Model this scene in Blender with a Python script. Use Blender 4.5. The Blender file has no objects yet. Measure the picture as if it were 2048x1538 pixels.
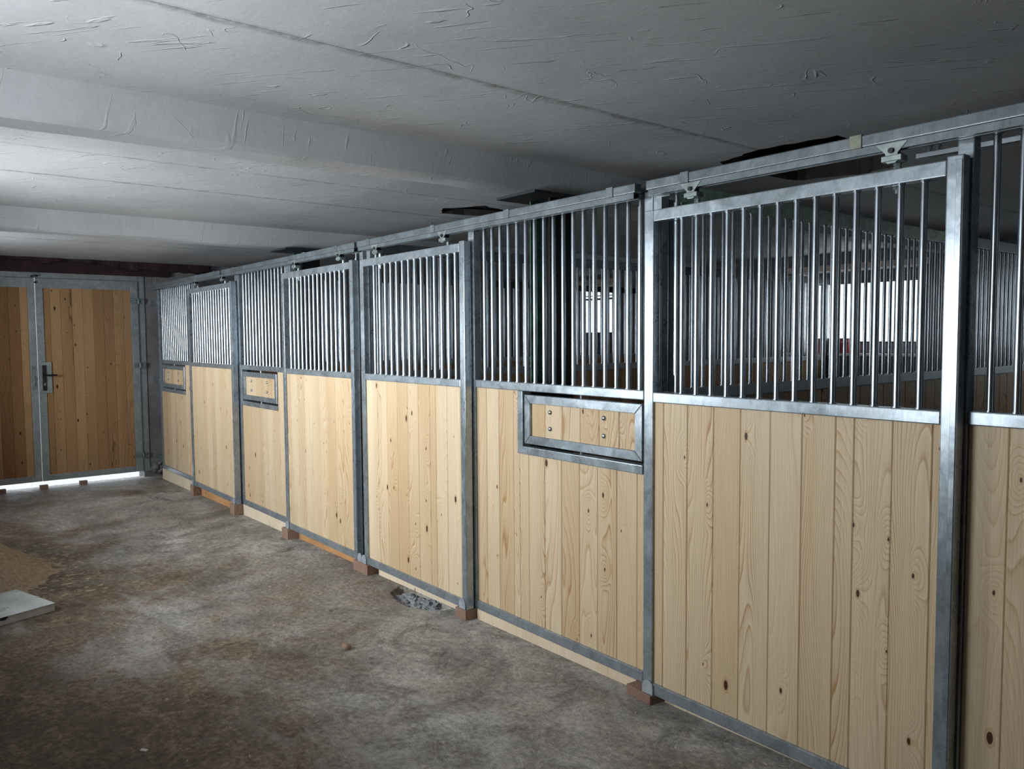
import bpy, bmesh, math, random
from mathutils import Vector, Matrix, noise
from mathutils.geometry import tessellate_polygon
random.seed(7)
sc = bpy.context.scene
COL = sc.collection

# ------------------------------------------------------------------ camera
F_PX, YAW, PITCH, ROLL = 1580.45, math.radians(51.42), math.radians(3.407), math.radians(-0.383)
cy, sy, cp, sp = math.cos(YAW), math.sin(YAW), math.cos(PITCH), math.sin(PITCH)
fw = Vector((-sy*cp, cy*cp, -sp)); rt = Vector((cy, sy, 0)); up = rt.cross(fw)
cr, sr = math.cos(ROLL), math.sin(ROLL)
r2 = rt*cr + up*sr; u2 = up*cr - rt*sr
cam = bpy.data.objects.new('camera', bpy.data.cameras.new('camera')); COL.objects.link(cam)
M = Matrix((r2, u2, -fw)).transposed().to_4x4(); M.translation = Vector((0, -2.708, 1.655))
cam.matrix_world = M
cam.data.sensor_width = 36.0; cam.data.lens = F_PX/2048*36.0
cam.data.clip_start = 0.05; cam.data.clip_end = 200
sc.camera = cam

# ------------------------------------------------------------------ world and light
w = bpy.data.worlds.new('world'); sc.world = w; w.use_nodes = True
bg = w.node_tree.nodes['Background']
bg.inputs[0].default_value = (0.80, 0.90, 1.0, 1); bg.inputs[1].default_value = 2.6
sc.view_settings.view_transform = 'Standard'; sc.view_settings.look = 'None'
sc.view_settings.gamma = 1.0; sc.view_settings.exposure = 0.0
sc.cycles.use_denoising = True
sc.cycles.max_bounces = 8
sc.cycles.sample_clamp_indirect = 6.0
WIN_LEFT = [(-2.75, -1.85), (-5.95, -4.35), (-9.0, -8.0)]   # x ranges of the unseen windows added in the left wall
def area(name, loc, rot, sx, sz, power, color=(0.90, 0.955, 1.0), spread=180):
    l = bpy.data.lights.new(name, 'AREA'); l.shape = 'RECTANGLE'; l.size = sx; l.size_y = sz
    l.energy = power; l.color = color; l.spread = math.radians(spread)
    o = bpy.data.objects.new(name, l); COL.objects.link(o); o.location = loc; o.rotation_euler = rot
    return o
YL = -3.3          # inner face of the left wall
for (a, b), p, tilt, spr in zip(WIN_LEFT, (47, 74, 46), (26, 2, 2), (150, 120, 120)):     # added lamps for the invented windows, tilted and narrowed to shape the light
    area('window_daylight', ((a+b)/2, YL+0.0, 1.68), (math.radians(90+tilt), 0, 0), b-a-0.1, 0.82, p, spread=spr)
area('back_daylight', (-4.7, 6.50, 1.9), (math.radians(-90), 0, 0), 1.4, 0.75, 7)
area('back_daylight', (-0.9, 6.50, 1.9), (math.radians(-90), 0, 0), 1.3, 0.75, 8)  # lamp of an added, unseen window, brightens the partition faces

# ------------------------------------------------------------------ materials
def nmat(name):
    m = bpy.data.materials.new(name); m.use_nodes = True
    nt = m.node_tree; b = nt.nodes['Principled BSDF']
    return m, nt, b
def N(nt, t, **kw):
    n = nt.nodes.new(t)
    for k, v in kw.items():
        if k.startswith('_'): setattr(n, k[1:], v)
        else: n.inputs[k.replace('__', ' ')].default_value = v
    return n
def ramp(nt, stops, interp='LINEAR'):
    r = nt.nodes.new('ShaderNodeValToRGB'); e = r.color_ramp.elements; r.color_ramp.interpolation = interp
    while len(e) > 1: e.remove(e[-1])
    e[0].position, e[0].color = stops[0][0], (*stops[0][1], 1)
    for p, c in stops[1:]:
        x = e.new(p); x.color = (*c, 1)
    return r
def L(nt, a, b): nt.links.new(a, b)
def math_n(nt, op, a, b=None, c=None):
    n = nt.nodes.new('ShaderNodeMath'); n.operation = op
    for i, v in enumerate((a, b, c)):
        if v is None: continue
        if isinstance(v, (int, float)): n.inputs[i].default_value = v
        else: L(nt, v, n.inputs[i])
    return n.outputs[0]
def mix_n(nt, fac, a, b, mode='MIX'):
    n = nt.nodes.new('ShaderNodeMix'); n.data_type = 'RGBA'; n.blend_type = mode
    for i, v in ((0, fac), (6, a), (7, b)):
        if isinstance(v, (int, float)): n.inputs[i].default_value = v
        elif isinstance(v, tuple): n.inputs[i].default_value = (*v, 1)
        else: L(nt, v, n.inputs[i])
    return n.outputs[2]
def coords(nt, scale, rnd=True, obj=True):
    tc = nt.nodes.new('ShaderNodeTexCoord'); mp = nt.nodes.new('ShaderNodeMapping')
    mp.inputs['Scale'].default_value = scale
    v = tc.outputs['Object']
    if rnd:
        oi = nt.nodes.new('ShaderNodeObjectInfo')
        mu = nt.nodes.new('ShaderNodeVectorMath'); mu.operation = 'MULTIPLY'
        cx = nt.nodes.new('ShaderNodeCombineXYZ')
        for i in range(3): L(nt, oi.outputs['Random'], cx.inputs[i])
        L(nt, cx.outputs[0], mu.inputs[0]); mu.inputs[1].default_value = (37.1, 13.7, 91.3)
        ad = nt.nodes.new('ShaderNodeVectorMath'); ad.operation = 'ADD'
        L(nt, v, ad.inputs[0]); L(nt, mu.outputs[0], ad.inputs[1]); v = ad.outputs[0]
    L(nt, v, mp.inputs['Vector'])
    return mp.outputs['Vector']

def galvanized(name, base=(0.34, 0.385, 0.42), dark=(0.25, 0.29, 0.32), rough=0.29, scale=9, metallic=0.62):
    m, nt, b = nmat(name)
    v = coords(nt, (1, 1, 1))
    n1 = N(nt, 'ShaderNodeTexNoise', Scale=scale, Detail=8, Roughness=0.65, Distortion=0.6); L(nt, v, n1.inputs['Vector'])
    n2 = N(nt, 'ShaderNodeTexNoise', Scale=scale*6, Detail=4, Roughness=0.6); L(nt, v, n2.inputs['Vector'])
    # drawn streaks left by draining zinc
    v2 = coords(nt, (60, 60, 12)); v3 = nt.nodes.new('ShaderNodeMapping'); L(nt, v2, v3.inputs['Vector'])
    v3.inputs['Rotation'].default_value = (0.35, 0.5, 0.6)
    n3 = N(nt, 'ShaderNodeTexNoise', Scale=1.2, Detail=3, Distortion=1.5); L(nt, v3.outputs[0], n3.inputs['Vector'])
    s = math_n(nt, 'ADD', math_n(nt, 'MULTIPLY', n1.outputs[0], 0.55), math_n(nt, 'MULTIPLY', n2.outputs[0], 0.25))
    s = math_n(nt, 'ADD', s, math_n(nt, 'MULTIPLY', n3.outputs[0], 0.22))
    r = ramp(nt, [(0.40, dark), (0.54, base), (0.64, tuple(min(1, c*1.28) for c in base))]); L(nt, s, r.inputs[0])
    L(nt, r.outputs[0], b.inputs['Base Color'])
    rr = math_n(nt, 'MULTIPLY_ADD', n1.outputs[0], 0.30, rough-0.15); L(nt, rr, b.inputs['Roughness'])
    b.inputs['Metallic'].default_value = metallic
    bu = N(nt, 'ShaderNodeBump', Strength=0.10, Distance=0.002); L(nt, s, bu.inputs['Height']); L(nt, bu.outputs[0], b.inputs['Normal'])
    return m

def pine(name, pale, mid, dark, knot=(0.055, 0.022, 0.008), var=0.22, knot_cells=1.0, rough=0.5):
    m, nt, b = nmat(name)
    v = coords(nt, (1, 1, 1))
    sx = nt.nodes.new('ShaderNodeSeparateXYZ'); L(nt, v, sx.inputs[0])
    # plank-wise: length axis = z. knots from 2D voronoi on (x+y, z)
    kx = math_n(nt, 'ADD', sx.outputs[0], sx.outputs[1])
    cxy = nt.nodes.new('ShaderNodeCombineXYZ')
    L(nt, math_n(nt, 'MULTIPLY', kx, 7.0*knot_cells), cxy.inputs[0]); L(nt, math_n(nt, 'MULTIPLY', sx.outputs[2], 3.2*knot_cells), cxy.inputs[1])
    vo = N(nt, 'ShaderNodeTexVoronoi', Scale=1.0, Randomness=0.85); vo.voronoi_dimensions = '2D'
    L(nt, cxy.outputs[0], vo.inputs['Vector'])
    dist = vo.outputs['Distance']; rgb = nt.nodes.new('ShaderNodeSeparateColor'); L(nt, vo.outputs['Color'], rgb.inputs[0])
    has = math_n(nt, 'GREATER_THAN', rgb.outputs[0], 0.60)
    near = math_n(nt, 'MULTIPLY', math_n(nt, 'POWER', math_n(nt, 'MAXIMUM', math_n(nt, 'SUBTRACT', 0.42, dist), 0.0), 1.5), has)
    # growth field -> cathedral grain
    gv = nt.nodes.new('ShaderNodeMapping'); gv.inputs['Scale'].default_value = (5.5, 5.5, 0.75); L(nt, v, gv.inputs['Vector'])
    g = N(nt, 'ShaderNodeTexNoise', Scale=1.0, Detail=1.5, Roughness=0.35); L(nt, gv.outputs[0], g.inputs['Vector'])
    field = math_n(nt, 'ADD', math_n(nt, 'MULTIPLY', g.outputs[0], 30.0), math_n(nt, 'MULTIPLY', near, 22.0))
    field = math_n(nt, 'ADD', field, math_n(nt, 'MULTIPLY', kx, 62.0))
    fr = math_n(nt, 'FRACT', field)
    ring = ramp(nt, [(0.0, (0, 0, 0)), (0.70, (0.35, 0.35, 0.35)), (0.90, (1, 1, 1)), (1.0, (0, 0, 0))]); L(nt, fr, ring.inputs[0])
    # strength of the rings fades in and out over a plank
    fv = nt.nodes.new('ShaderNodeMapping'); fv.inputs['Scale'].default_value = (3.5, 3.5, 0.35); L(nt, v, fv.inputs['Vector'])
    fn = N(nt, 'ShaderNodeTexNoise', Scale=1.3, Detail=1.0); L(nt, fv.outputs[0], fn.inputs['Vector'])
    fmask = ramp(nt, [(0.40, (0.22, 0.22, 0.22)), (0.64, (1.0, 1.0, 1.0))]); L(nt, fn.outputs[0], fmask.inputs[0])
    # fine fibres
    hv = nt.nodes.new('ShaderNodeMapping'); hv.inputs['Scale'].default_value = (260, 260, 3.0); L(nt, v, hv.inputs['Vector'])
    hn = N(nt, 'ShaderNodeTexNoise', Scale=1.0, Detail=3, Roughness=0.7); L(nt, hv.outputs[0], hn.inputs['Vector'])
    oi = nt.nodes.new('ShaderNodeObjectInfo')
    basec = mix_n(nt, math_n(nt, 'MULTIPLY', oi.outputs['Random'], 1.0), pale, mid)
    c1 = mix_n(nt, math_n(nt, 'MULTIPLY', ring.outputs[0], fmask.outputs[0]), basec, dark)
    fib = ramp(nt, [(0.35, (0.84, 0.84, 0.84)), (0.62, (1.04, 1.04, 1.04))]); L(nt, hn.outputs[0], fib.inputs[0])
    c2 = mix_n(nt, 0.9, c1, fib.outputs[0], 'MULTIPLY')
    rr = math_n(nt, 'MULTIPLY_ADD', math_n(nt, 'POWER', rgb.outputs[1], 2.0), 0.05, 0.018)
    kn = math_n(nt, 'MULTIPLY', math_n(nt, 'LESS_THAN', dist, rr), has)
    halo = math_n(nt, 'MULTIPLY', math_n(nt, 'LESS_THAN', dist, math_n(nt, 'MULTIPLY', rr, 1.7)), has)
    c3 = mix_n(nt, math_n(nt, 'MULTIPLY', halo, 0.45), c2, dark)
    c4 = mix_n(nt, kn, c3, knot)
    L(nt, c4, b.inputs['Base Color'])
    b.inputs['Roughness'].default_value = rough
    b.inputs['Specular IOR Level'].default_value = 0.35
    bu = N(nt, 'ShaderNodeBump', Strength=0.12, Distance=0.001); L(nt, hn.outputs[0], bu.inputs['Height']); L(nt, bu.outputs[0], b.inputs['Normal'])
    return m

def simple(name, col, rough=0.6, metallic=0.0, spots=0.0, scale=20):
    m, nt, b = nmat(name)
    b.inputs['Roughness'].default_value = rough; b.inputs['Metallic'].default_value = metallic
    v = coords(nt, (1, 1, 1))
    n = N(nt, 'ShaderNodeTexNoise', Scale=scale, Detail=5); L(nt, v, n.inputs['Vector'])
    k = max(0.0, 1-0.25-spots)
    r = ramp(nt, [(0.35, tuple(c*k for c in col)), (0.65, tuple(min(1, c*1.1) for c in col))]); L(nt, n.outputs[0], r.inputs[0])
    L(nt, r.outputs[0], b.inputs['Base Color'])
    return m

def floor_material():
    m, nt, b = nmat('floor_concrete')
    tc = nt.nodes.new('ShaderNodeTexCoord'); v = tc.outputs['Object']
    def noise_at(scale, detail=8, rough=0.6, dist=0.0, sc3=(1, 1, 1), off=(0, 0, 0)):
        mp = nt.nodes.new('ShaderNodeMapping'); mp.inputs['Scale'].default_value = sc3; mp.inputs['Location'].default_value = off
        L(nt, v, mp.inputs['Vector'])
        n = N(nt, 'ShaderNodeTexNoise', Scale=scale, Detail=detail, Roughness=rough, Distortion=dist); L(nt, mp.outputs[0], n.inputs['Vector'])
        return n.outputs[0]
    big = noise_at(0.9, 5, 0.6, 0.6, off=(3.1, 1.2, 0)); med = noise_at(3.6, 8, 0.7, 0.8); fine = noise_at(34, 8, 0.75); grit = noise_at(160, 4, 0.7)
    grey = ramp(nt, [(0.36, (0.08, 0.073, 0.065)), (0.49, (0.37, 0.35, 0.318)), (0.60, (0.72, 0.69, 0.64))])
    L(nt, math_n(nt, 'ADD', math_n(nt, 'MULTIPLY', med, 0.6), math_n(nt, 'MULTIPLY', fine, 0.4)), grey.inputs[0])
    brown = ramp(nt, [(0.37, (0.032, 0.021, 0.014)), (0.50, (0.155, 0.108, 0.07)), (0.61, (0.36, 0.27, 0.19))])
    L(nt, math_n(nt, 'ADD', math_n(nt, 'MULTIPLY', med, 0.45), math_n(nt, 'MULTIPLY', fine, 0.55)), brown.inputs[0])
    # earth trodden in along the middle of the aisle and off to the left wall
    sxy = nt.nodes.new('ShaderNodeSeparateXYZ'); L(nt, v, sxy.inputs[0])
    side = nt.nodes.new('ShaderNodeMapRange'); L(nt, sxy.outputs[1], side.inputs['Value'])
    side.inputs['From Min'].default_value = -0.9; side.inputs['From Max'].default_value = -2.1
    side.inputs['To Min'].default_value = 0.0; side.inputs['To Max'].default_value = 0.19
    bsum = math_n(nt, 'ADD', math_n(nt, 'MULTIPLY_ADD', big, 0.62, math_n(nt, 'MULTIPLY', med, 0.38)), side.outputs[0])
    mask = ramp(nt, [(0.49, (0, 0, 0)), (0.62, (1, 1, 1))]); L(nt, bsum, mask.inputs[0])
    c = mix_n(nt, mask.outputs[0], grey.outputs[0], brown.outputs[0])
    gr = ramp(nt, [(0.3, (0.55, 0.55, 0.55)), (0.6, (1.12, 1.12, 1.12))]); L(nt, grit, gr.inputs[0])
    c = mix_n(nt, 0.8, c, gr.outputs[0], 'MULTIPLY')
    # pale cement dust
    dust = noise_at(1.6, 9, 0.7, 1.2, (0.7, 1.4, 1), (7, 2, 0)); dm = ramp(nt, [(0.55, (0, 0, 0)), (0.70, (0.5, 0.5, 0.5))]); L(nt, dust, dm.inputs[0])
    c = mix_n(nt, dm.outputs[0], c, (0.50, 0.48, 0.45))
    L(nt, c, b.inputs['Base Color'])
    ro = ramp(nt, [(0.35, (0.42, 0.42, 0.42)), (0.65, (0.8, 0.8, 0.8))]); L(nt, med, ro.inputs[0]); L(nt, ro.outputs[0], b.inputs['Roughness'])
    h = math_n(nt, 'ADD', math_n(nt, 'MULTIPLY', med, 1.0), math_n(nt, 'ADD', math_n(nt, 'MULTIPLY', fine, 0.35), math_n(nt, 'MULTIPLY', grit, 0.10)))
    bu = N(nt, 'ShaderNodeBump', Strength=1.0, Distance=0.034); L(nt, h, bu.inputs['Height']); L(nt, bu.outputs[0], b.inputs['Normal'])
    return m

def plaster_material(name, lo, hi, ridge=1.0, seams=()):
    m, nt, b = nmat(name)
    tc = nt.nodes.new('ShaderNodeTexCoord'); v = tc.outputs['Object']
    n1 = N(nt, 'ShaderNodeTexNoise', Scale=1.3, Detail=8, Roughness=0.6); L(nt, v, n1.inputs['Vector'])
    n2 = N(nt, 'ShaderNodeTexNoise', Scale=26, Detail=6, Roughness=0.7); L(nt, v, n2.inputs['Vector'])
    # trowel ridges: thin contour lines of a distorted noise, shown only in scattered places
    n3 = N(nt, 'ShaderNodeTexNoise', Scale=3.4, Detail=2, Roughness=0.45, Distortion=0.8); L(nt, v, n3.inputs['Vector'])
    line = math_n(nt, 'ABSOLUTE', math_n(nt, 'SUBTRACT', n3.outputs[0], 0.5))
    lr = ramp(nt, [(0.0, (1, 1, 1)), (0.006, (0, 0, 0))]); L(nt, line, lr.inputs[0])
    m0 = nt.nodes.new('ShaderNodeMapping'); m0.inputs['Rotation'].default_value = (0, 0, math.radians(-38)); L(nt, v, m0.inputs['Vector'])
    mp = nt.nodes.new('ShaderNodeMapping'); mp.inputs['Scale'].default_value = (2.6, 30, 3.5); L(nt, m0.outputs[0], mp.inputs['Vector'])
    n5 = N(nt, 'ShaderNodeTexNoise', Scale=1.0, Detail=2, Distortion=0.7); L(nt, mp.outputs[0], n5.inputs['Vector'])
    l2 = ramp(nt, [(0.645, (0, 0, 0)), (0.70, (1, 1, 1)), (0.75, (0.3, 0.3, 0.3))]); L(nt, n5.outputs[0], l2.inputs[0])
    n4 = N(nt, 'ShaderNodeTexNoise', Scale=4.5, Detail=2); L(nt, v, n4.inputs['Vector'])
    mk = ramp(nt, [(0.56, (0, 0, 0)), (0.62, (1, 1, 1))]); L(nt, n4.outputs[0], mk.inputs[0])
    rd = math_n(nt, 'ADD', math_n(nt, 'MULTIPLY', math_n(nt, 'MULTIPLY', lr.outputs[0], 0.4), mk.outputs[0]), math_n(nt, 'MULTIPLY', l2.outputs[0], 0.5))
    r = ramp(nt, [(0.3, lo), (0.7, hi)]); L(nt, math_n(nt, 'ADD', math_n(nt, 'MULTIPLY', n1.outputs[0], 0.75), math_n(nt, 'MULTIPLY', n2.outputs[0], 0.25)), r.inputs[0])
    n6 = N(nt, 'ShaderNodeTexNoise', Scale=9, Detail=5, Roughness=0.8); L(nt, v, n6.inputs['Vector'])
    sp_ = ramp(nt, [(0.26, (0.25, 0.25, 0.25)), (0.31, (1, 1, 1))]); L(nt, n6.outputs[0], sp_.inputs[0])
    col = mix_n(nt, 1.0, r.outputs[0], sp_.outputs[0], 'MULTIPLY')
    if seams:        # dirt collected along the joints between the slabs
        sx = nt.nodes.new('ShaderNodeSeparateXYZ'); L(nt, v, sx.inputs[0])
        wob = math_n(nt, 'MULTIPLY_ADD', n4.outputs[0], 0.05, -0.025)
        tot = None
        for q, wd in seams:
            d = math_n(nt, 'ABSOLUTE', math_n(nt, 'ADD', math_n(nt, 'SUBTRACT', sx.outputs[0], q), wob))
            k = math_n(nt, 'MAXIMUM', math_n(nt, 'SUBTRACT', 1.0, math_n(nt, 'DIVIDE', d, wd)), 0.0)
            tot = k if tot is None else math_n(nt, 'MAXIMUM', tot, k)
        mm = ramp(nt, [(0.40, (0.1, 0.1, 0.1)), (0.62, (0.8, 0.8, 0.8))]); L(nt, n6.outputs[0], mm.inputs[0])
        col = mix_n(nt, math_n(nt, 'MULTIPLY', tot, mm.outputs[0]), col, (0.06, 0.058, 0.056))
    L(nt, col, b.inputs['Base Color'])
    b.inputs['Roughness'].default_value = 0.75
    h = math_n(nt, 'ADD', math_n(nt, 'MULTIPLY', rd, 0.70*ridge), math_n(nt, 'ADD', math_n(nt, 'MULTIPLY', n1.outputs[0], 0.6), math_n(nt, 'MULTIPLY', n2.outputs[0], 0.13)))
    bu = N(nt, 'ShaderNodeBump', Strength=1.0, Distance=0.012); L(nt, h, bu.inputs['Height']); L(nt, bu.outputs[0], b.inputs['Normal'])
    return m

def glass_material():
    m, nt, b = nmat('window_glass')
    nt.nodes.remove(b); out = nt.nodes['Material Output']
    t = nt.nodes.new('ShaderNodeBsdfTransparent'); g = nt.nodes.new('ShaderNodeBsdfGlossy'); g.inputs['Roughness'].default_value = 0.02
    lw = nt.nodes.new('ShaderNodeLayerWeight'); f = nt.nodes.new('ShaderNodeMath'); f.operation = 'MULTIPLY_ADD'; f.inputs[1].default_value = 0.85; f.inputs[2].default_value = 0.04
    L(nt, math_n(nt, 'POWER', lw.outputs['Facing'], 5.0), f.inputs[0]); mx = nt.nodes.new('ShaderNodeMixShader')
    t.inputs[0].default_value = (0.93, 0.97, 0.95, 1)
    L(nt, f.outputs[0], mx.inputs[0]); L(nt, t.outputs[0], mx.inputs[1]); L(nt, g.outputs[0], mx.inputs[2]); L(nt, mx.outputs[0], out.inputs[0])
    return m

MG = galvanized('galvanized_steel')
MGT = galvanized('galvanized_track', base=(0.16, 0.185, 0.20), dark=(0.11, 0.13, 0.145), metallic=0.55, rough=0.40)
MBAR = simple('galvanized_bar', (0.40, 0.44, 0.48), 0.27, 0.95, 0.0, 6)
MZP = simple('zinc_plated', (0.30, 0.35, 0.345), 0.38, 0.7, 0.1)
MBRASS = simple('yellow_zinc', (0.26, 0.27, 0.21), 0.4, 0.5, 0.1)
MGATE = galvanized('gate_steel', base=(0.34, 0.37, 0.39), dark=(0.25, 0.28, 0.30), rough=0.55, metallic=0.45)
MPINE = pine('pine_plank', (0.70, 0.565, 0.385), (0.60, 0.44, 0.265), (0.40, 0.215, 0.085))
MPINE2 = pine('larch_plank', (0.50, 0.31, 0.155), (0.27, 0.135, 0.055), (0.16, 0.07, 0.026), knot=(0.03, 0.012, 0.006))
MPART = pine('partition_plank', (0.52, 0.33, 0.17), (0.33, 0.18, 0.085), (0.18, 0.085, 0.04))
MSILL = pine('spruce_sill', (0.80, 0.69, 0.53), (0.72, 0.58, 0.42), (0.55, 0.38, 0.22), knot_cells=1.5, rough=0.7)
MSILLO = pine('amber_sill', (0.62, 0.34, 0.15), (0.52, 0.27, 0.11), (0.33, 0.14, 0.05), knot_cells=1.5, rough=0.7)
MBLOCK = pine('reddish_block', (0.36, 0.235, 0.175), (0.29, 0.18, 0.13), (0.16, 0.085, 0.055), rough=0.75)
MFLOOR = floor_material()
MCEIL = plaster_material('ceiling_plaster', (0.28, 0.285, 0.292), (0.41, 0.415, 0.425), seams=((-2.46, 0.035), (-5.33, 0.03), (-8.72, 0.03), (-4.6, 0.02)))
MBEAM = plaster_material('beam_plaster', (0.29, 0.295, 0.305), (0.40, 0.405, 0.415), 0.35)
MWALL = plaster_material('wall_plaster', (0.22, 0.21, 0.21), (0.38, 0.37, 0.37), 0.6)
MSTONE2 = plaster_material('dim_wall', (0.05, 0.05, 0.055), (0.12, 0.12, 0.13), 0.5)  # back wall plaster darkened to stand in for the dim stall interior
MSTONE = plaster_material('rough_wall', (0.09, 0.085, 0.09), (0.30, 0.29, 0.30), 0.8)
MGLASS = glass_material()
MDARK = simple('dark_steel', (0.035, 0.038, 0.042), 0.5, 0.6)
MBLACK = simple('black_plastic', (0.008, 0.008, 0.009), 0.3)
MGREEN = simple('green_painted_steel', (0.025, 0.10, 0.065), 0.5, 0.0, 0.3)
MGREENR = simple('green_rail_paint', (0.32, 0.50, 0.35), 0.5, 0.0, 0.2)
MFRAME = simple('window_frame_paint', (0.07, 0.075, 0.08), 0.5)
MTAN = simple('tan_lintel', (0.42, 0.32, 0.27), 0.7)
MWHITE = simple('white_reveal', (0.62, 0.61, 0.62), 0.7)
MCARD = simple('white_cardboard', (0.52, 0.53, 0.53), 0.7, 0, 0.0, 6)
MRED = simple('red_paint', (0.35, 0.02, 0.025), 0.45)
MDUST = None

def sawdust_material():
    m, nt, b = nmat('sawdust')
    v = coords(nt, (1, 1, 1), rnd=False)
    n = N(nt, 'ShaderNodeTexNoise', Scale=38, Detail=8, Roughness=0.75); L(nt, v, n.inputs['Vector'])
    r = ramp(nt, [(0.3, (0.24, 0.16, 0.095)), (0.5, (0.52, 0.39, 0.26)), (0.7, (0.66, 0.52, 0.37))]); L(nt, n.outputs[0], r.inputs[0])
    L(nt, r.outputs[0], b.inputs['Base Color']); b.inputs['Roughness'].default_value = 0.9
    bu = N(nt, 'ShaderNodeBump', Strength=1.0, Distance=0.03); L(nt, n.outputs[0], bu.inputs['Height']); L(nt, bu.outputs[0], b.inputs['Normal'])
    return m
MDUST = sawdust_material()
def lintel_material():
    m, nt, b = nmat('rusty_lintel')
    v = coords(nt, (1, 1, 1), rnd=False)
    n = N(nt, 'ShaderNodeTexNoise', Scale=7, Detail=8, Roughness=0.75, Distortion=0.7); L(nt, v, n.inputs['Vector'])
    r = ramp(nt, [(0.3, (0.006, 0.004, 0.005)), (0.5, (0.028, 0.008, 0.010)), (0.62, (0.045, 0.014, 0.016)), (0.72, (0.12, 0.10, 0.095))]); L(nt, n.outputs[0], r.inputs[0])
    L(nt, r.outputs[0], b.inputs['Base Color']); b.inputs['Roughness'].default_value = 0.75
    bu = N(nt, 'ShaderNodeBump', Strength=0.8, Distance=0.02); L(nt, n.outputs[0], bu.inputs['Height']); L(nt, bu.outputs[0], b.inputs['Normal'])
    return m
MLINTEL = lintel_material()
MBROKEN = plaster_material('broken_slab_edge', (0.006, 0.005, 0.005), (0.045, 0.034, 0.03), 0.3)  # hole edges coloured near black, standing in for the shade inside
MRUBBLE = plaster_material('broken_concrete', (0.16, 0.165, 0.17), (0.42, 0.43, 0.44), 0.5)

# ------------------------------------------------------------------ builders
def thing(name, loc, label, cat, group=None):
    o = bpy.data.objects.new(name, None); COL.objects.link(o); o.location = loc
    o.empty_display_size = 0.1
    o['label'] = label; o['category'] = cat
    if group: o['group'] = group
    o['org'] = list(loc)
    return o
def org(o):
    while o is not None and 'org' not in o: o = o.parent
    return Vector(o['org']) if o is not None else Vector((0, 0, 0))
def add(name, mesh, mat, parent=None, loc=None, label=None, kind=None, rot=None):
    """link a mesh; loc in world coordinates (mesh is local to loc)"""
    o = bpy.data.objects.new(name, mesh); COL.objects.link(o)
    if mat is not None and not mesh.materials: mesh.materials.append(mat)
    if parent is not None:
        o.parent = parent
        par = Vector((0, 0, 0)); p = parent
        while p is not None: par += Vector(p.location); p = p.parent
        o.location = Vector(loc if loc is not None else (0, 0, 0)) - par
    elif loc is not None: o.location = loc
    if rot: o.rotation_euler = rot
    if label: o['label'] = label
    if kind: o['kind'] = kind
    return o
def finish(bm, smooth=False):
    bmesh.ops.recalc_face_normals(bm, faces=bm.faces)
    me = bpy.data.meshes.new('m'); bm.to_mesh(me); bm.free()
    if smooth:
        for p in me.polygons: p.use_smooth = True
    return me
def bx(bm, x0, x1, y0, y1, z0, z1, bev=0.0, seg=1):
    r = bmesh.ops.create_cube(bm, size=1.0); vs = r['verts']
    for v in vs: v.co = Vector(((x0+x1)/2+v.co.x*(x1-x0), (y0+y1)/2+v.co.y*(y1-y0), (z0+z1)/2+v.co.z*(z1-z0)))
    if bev > 0:
        es = list({e for v in vs for e in v.link_edges})
        bmesh.ops.bevel(bm, geom=es, offset=bev, segments=seg, affect='EDGES', profile=0.6)
def cyl(bm, p0, p1, r, n=12, r1=None):
    p0 = Vector(p0); p1 = Vector(p1); d = p1-p0
    q = Vector((0, 0, 1)).rotation_difference(d.normalized()).to_matrix().to_4x4()
    q.translation = (p0+p1)/2
    bmesh.ops.create_cone(bm, cap_ends=True, segments=n, radius1=r, radius2=r if r1 is None else r1, depth=d.length, matrix=q)
def member(name, x0, x1, y0, y1, z0, z1, mat, parent, bev=0.004, label=None):
    """a tube or plate in world coordinates, placed at its own low corner"""
    c = Vector(((x0+x1)/2, (y0+y1)/2, z0))
    bm = bmesh.new(); bx(bm, x0-c.x, x1-c.x, y0-c.y, y1-c.y, 0, z1-z0, bev, 2 if bev > 0.003 else 1)
    return add(name, finish(bm), mat, parent, c, label)
CACHE = {}
def shade_auto(me, ang=40):
    for p in me.polygons: p.use_smooth = True
    try: me.set_sharp_from_angle(angle=math.radians(ang))
    except Exception: pass
def plank_mesh(wd, h, t=0.02, ch=0.0035, mat=None):
    k = ('pl', round(wd, 3), round(h, 3), round(t, 3), mat.name)
    if k in CACHE: return CACHE[k]
    a = wd/2-0.0004
    prof = [(-a, ch), (-a+ch, 0), (a-ch, 0), (a, ch), (a, t-ch), (a-ch, t), (-a+ch, t), (-a, t-ch)]
    bm = bmesh.new()
    lo = [bm.verts.new((x, y, 0)) for x, y in prof]; hi = [bm.verts.new((x, y, h)) for x, y in prof]
    bm.faces.new(lo[::-1]); bm.faces.new(hi)
    for i in range(8): bm.faces.new((lo[i], lo[(i+1) % 8], hi[(i+1) % 8], hi[i]))
    me = finish(bm); me.materials.append(mat); CACHE[k] = me
    return me
def bar_mesh(h, r=0.0115, n=14, mat=None, collar=True):
    k = ('bar', round(h, 3), r, mat.name)
    if k in CACHE: return CACHE[k]
    bm = bmesh.new(); cyl(bm, (0, 0, 0), (0, 0, h), r, n)
    if collar:
        cyl(bm, (0, 0, h-0.006), (0, 0, h), r*1.35, n); cyl(bm, (0, 0, 0), (0, 0, 0.004), r*1.3, n)
    me = finish(bm); shade_auto(me); me.materials.append(mat); CACHE[k] = me
    return me
def rod_mesh(z0, z1, sleeve0):
    k = ('rod', z0, z1, sleeve0)
    if k in CACHE: return CACHE[k]
    bm = bmesh.new(); cyl(bm, (0, 0, 0), (0, 0, z1-z0), 0.0095, 14); cyl(bm, (0, 0, sleeve0-z0), (0, 0, z1-z0-0.035), 0.0145, 16)
    me = finish(bm); shade_auto(me); me.materials.append(MBAR); CACHE[k] = me
    return me
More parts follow.
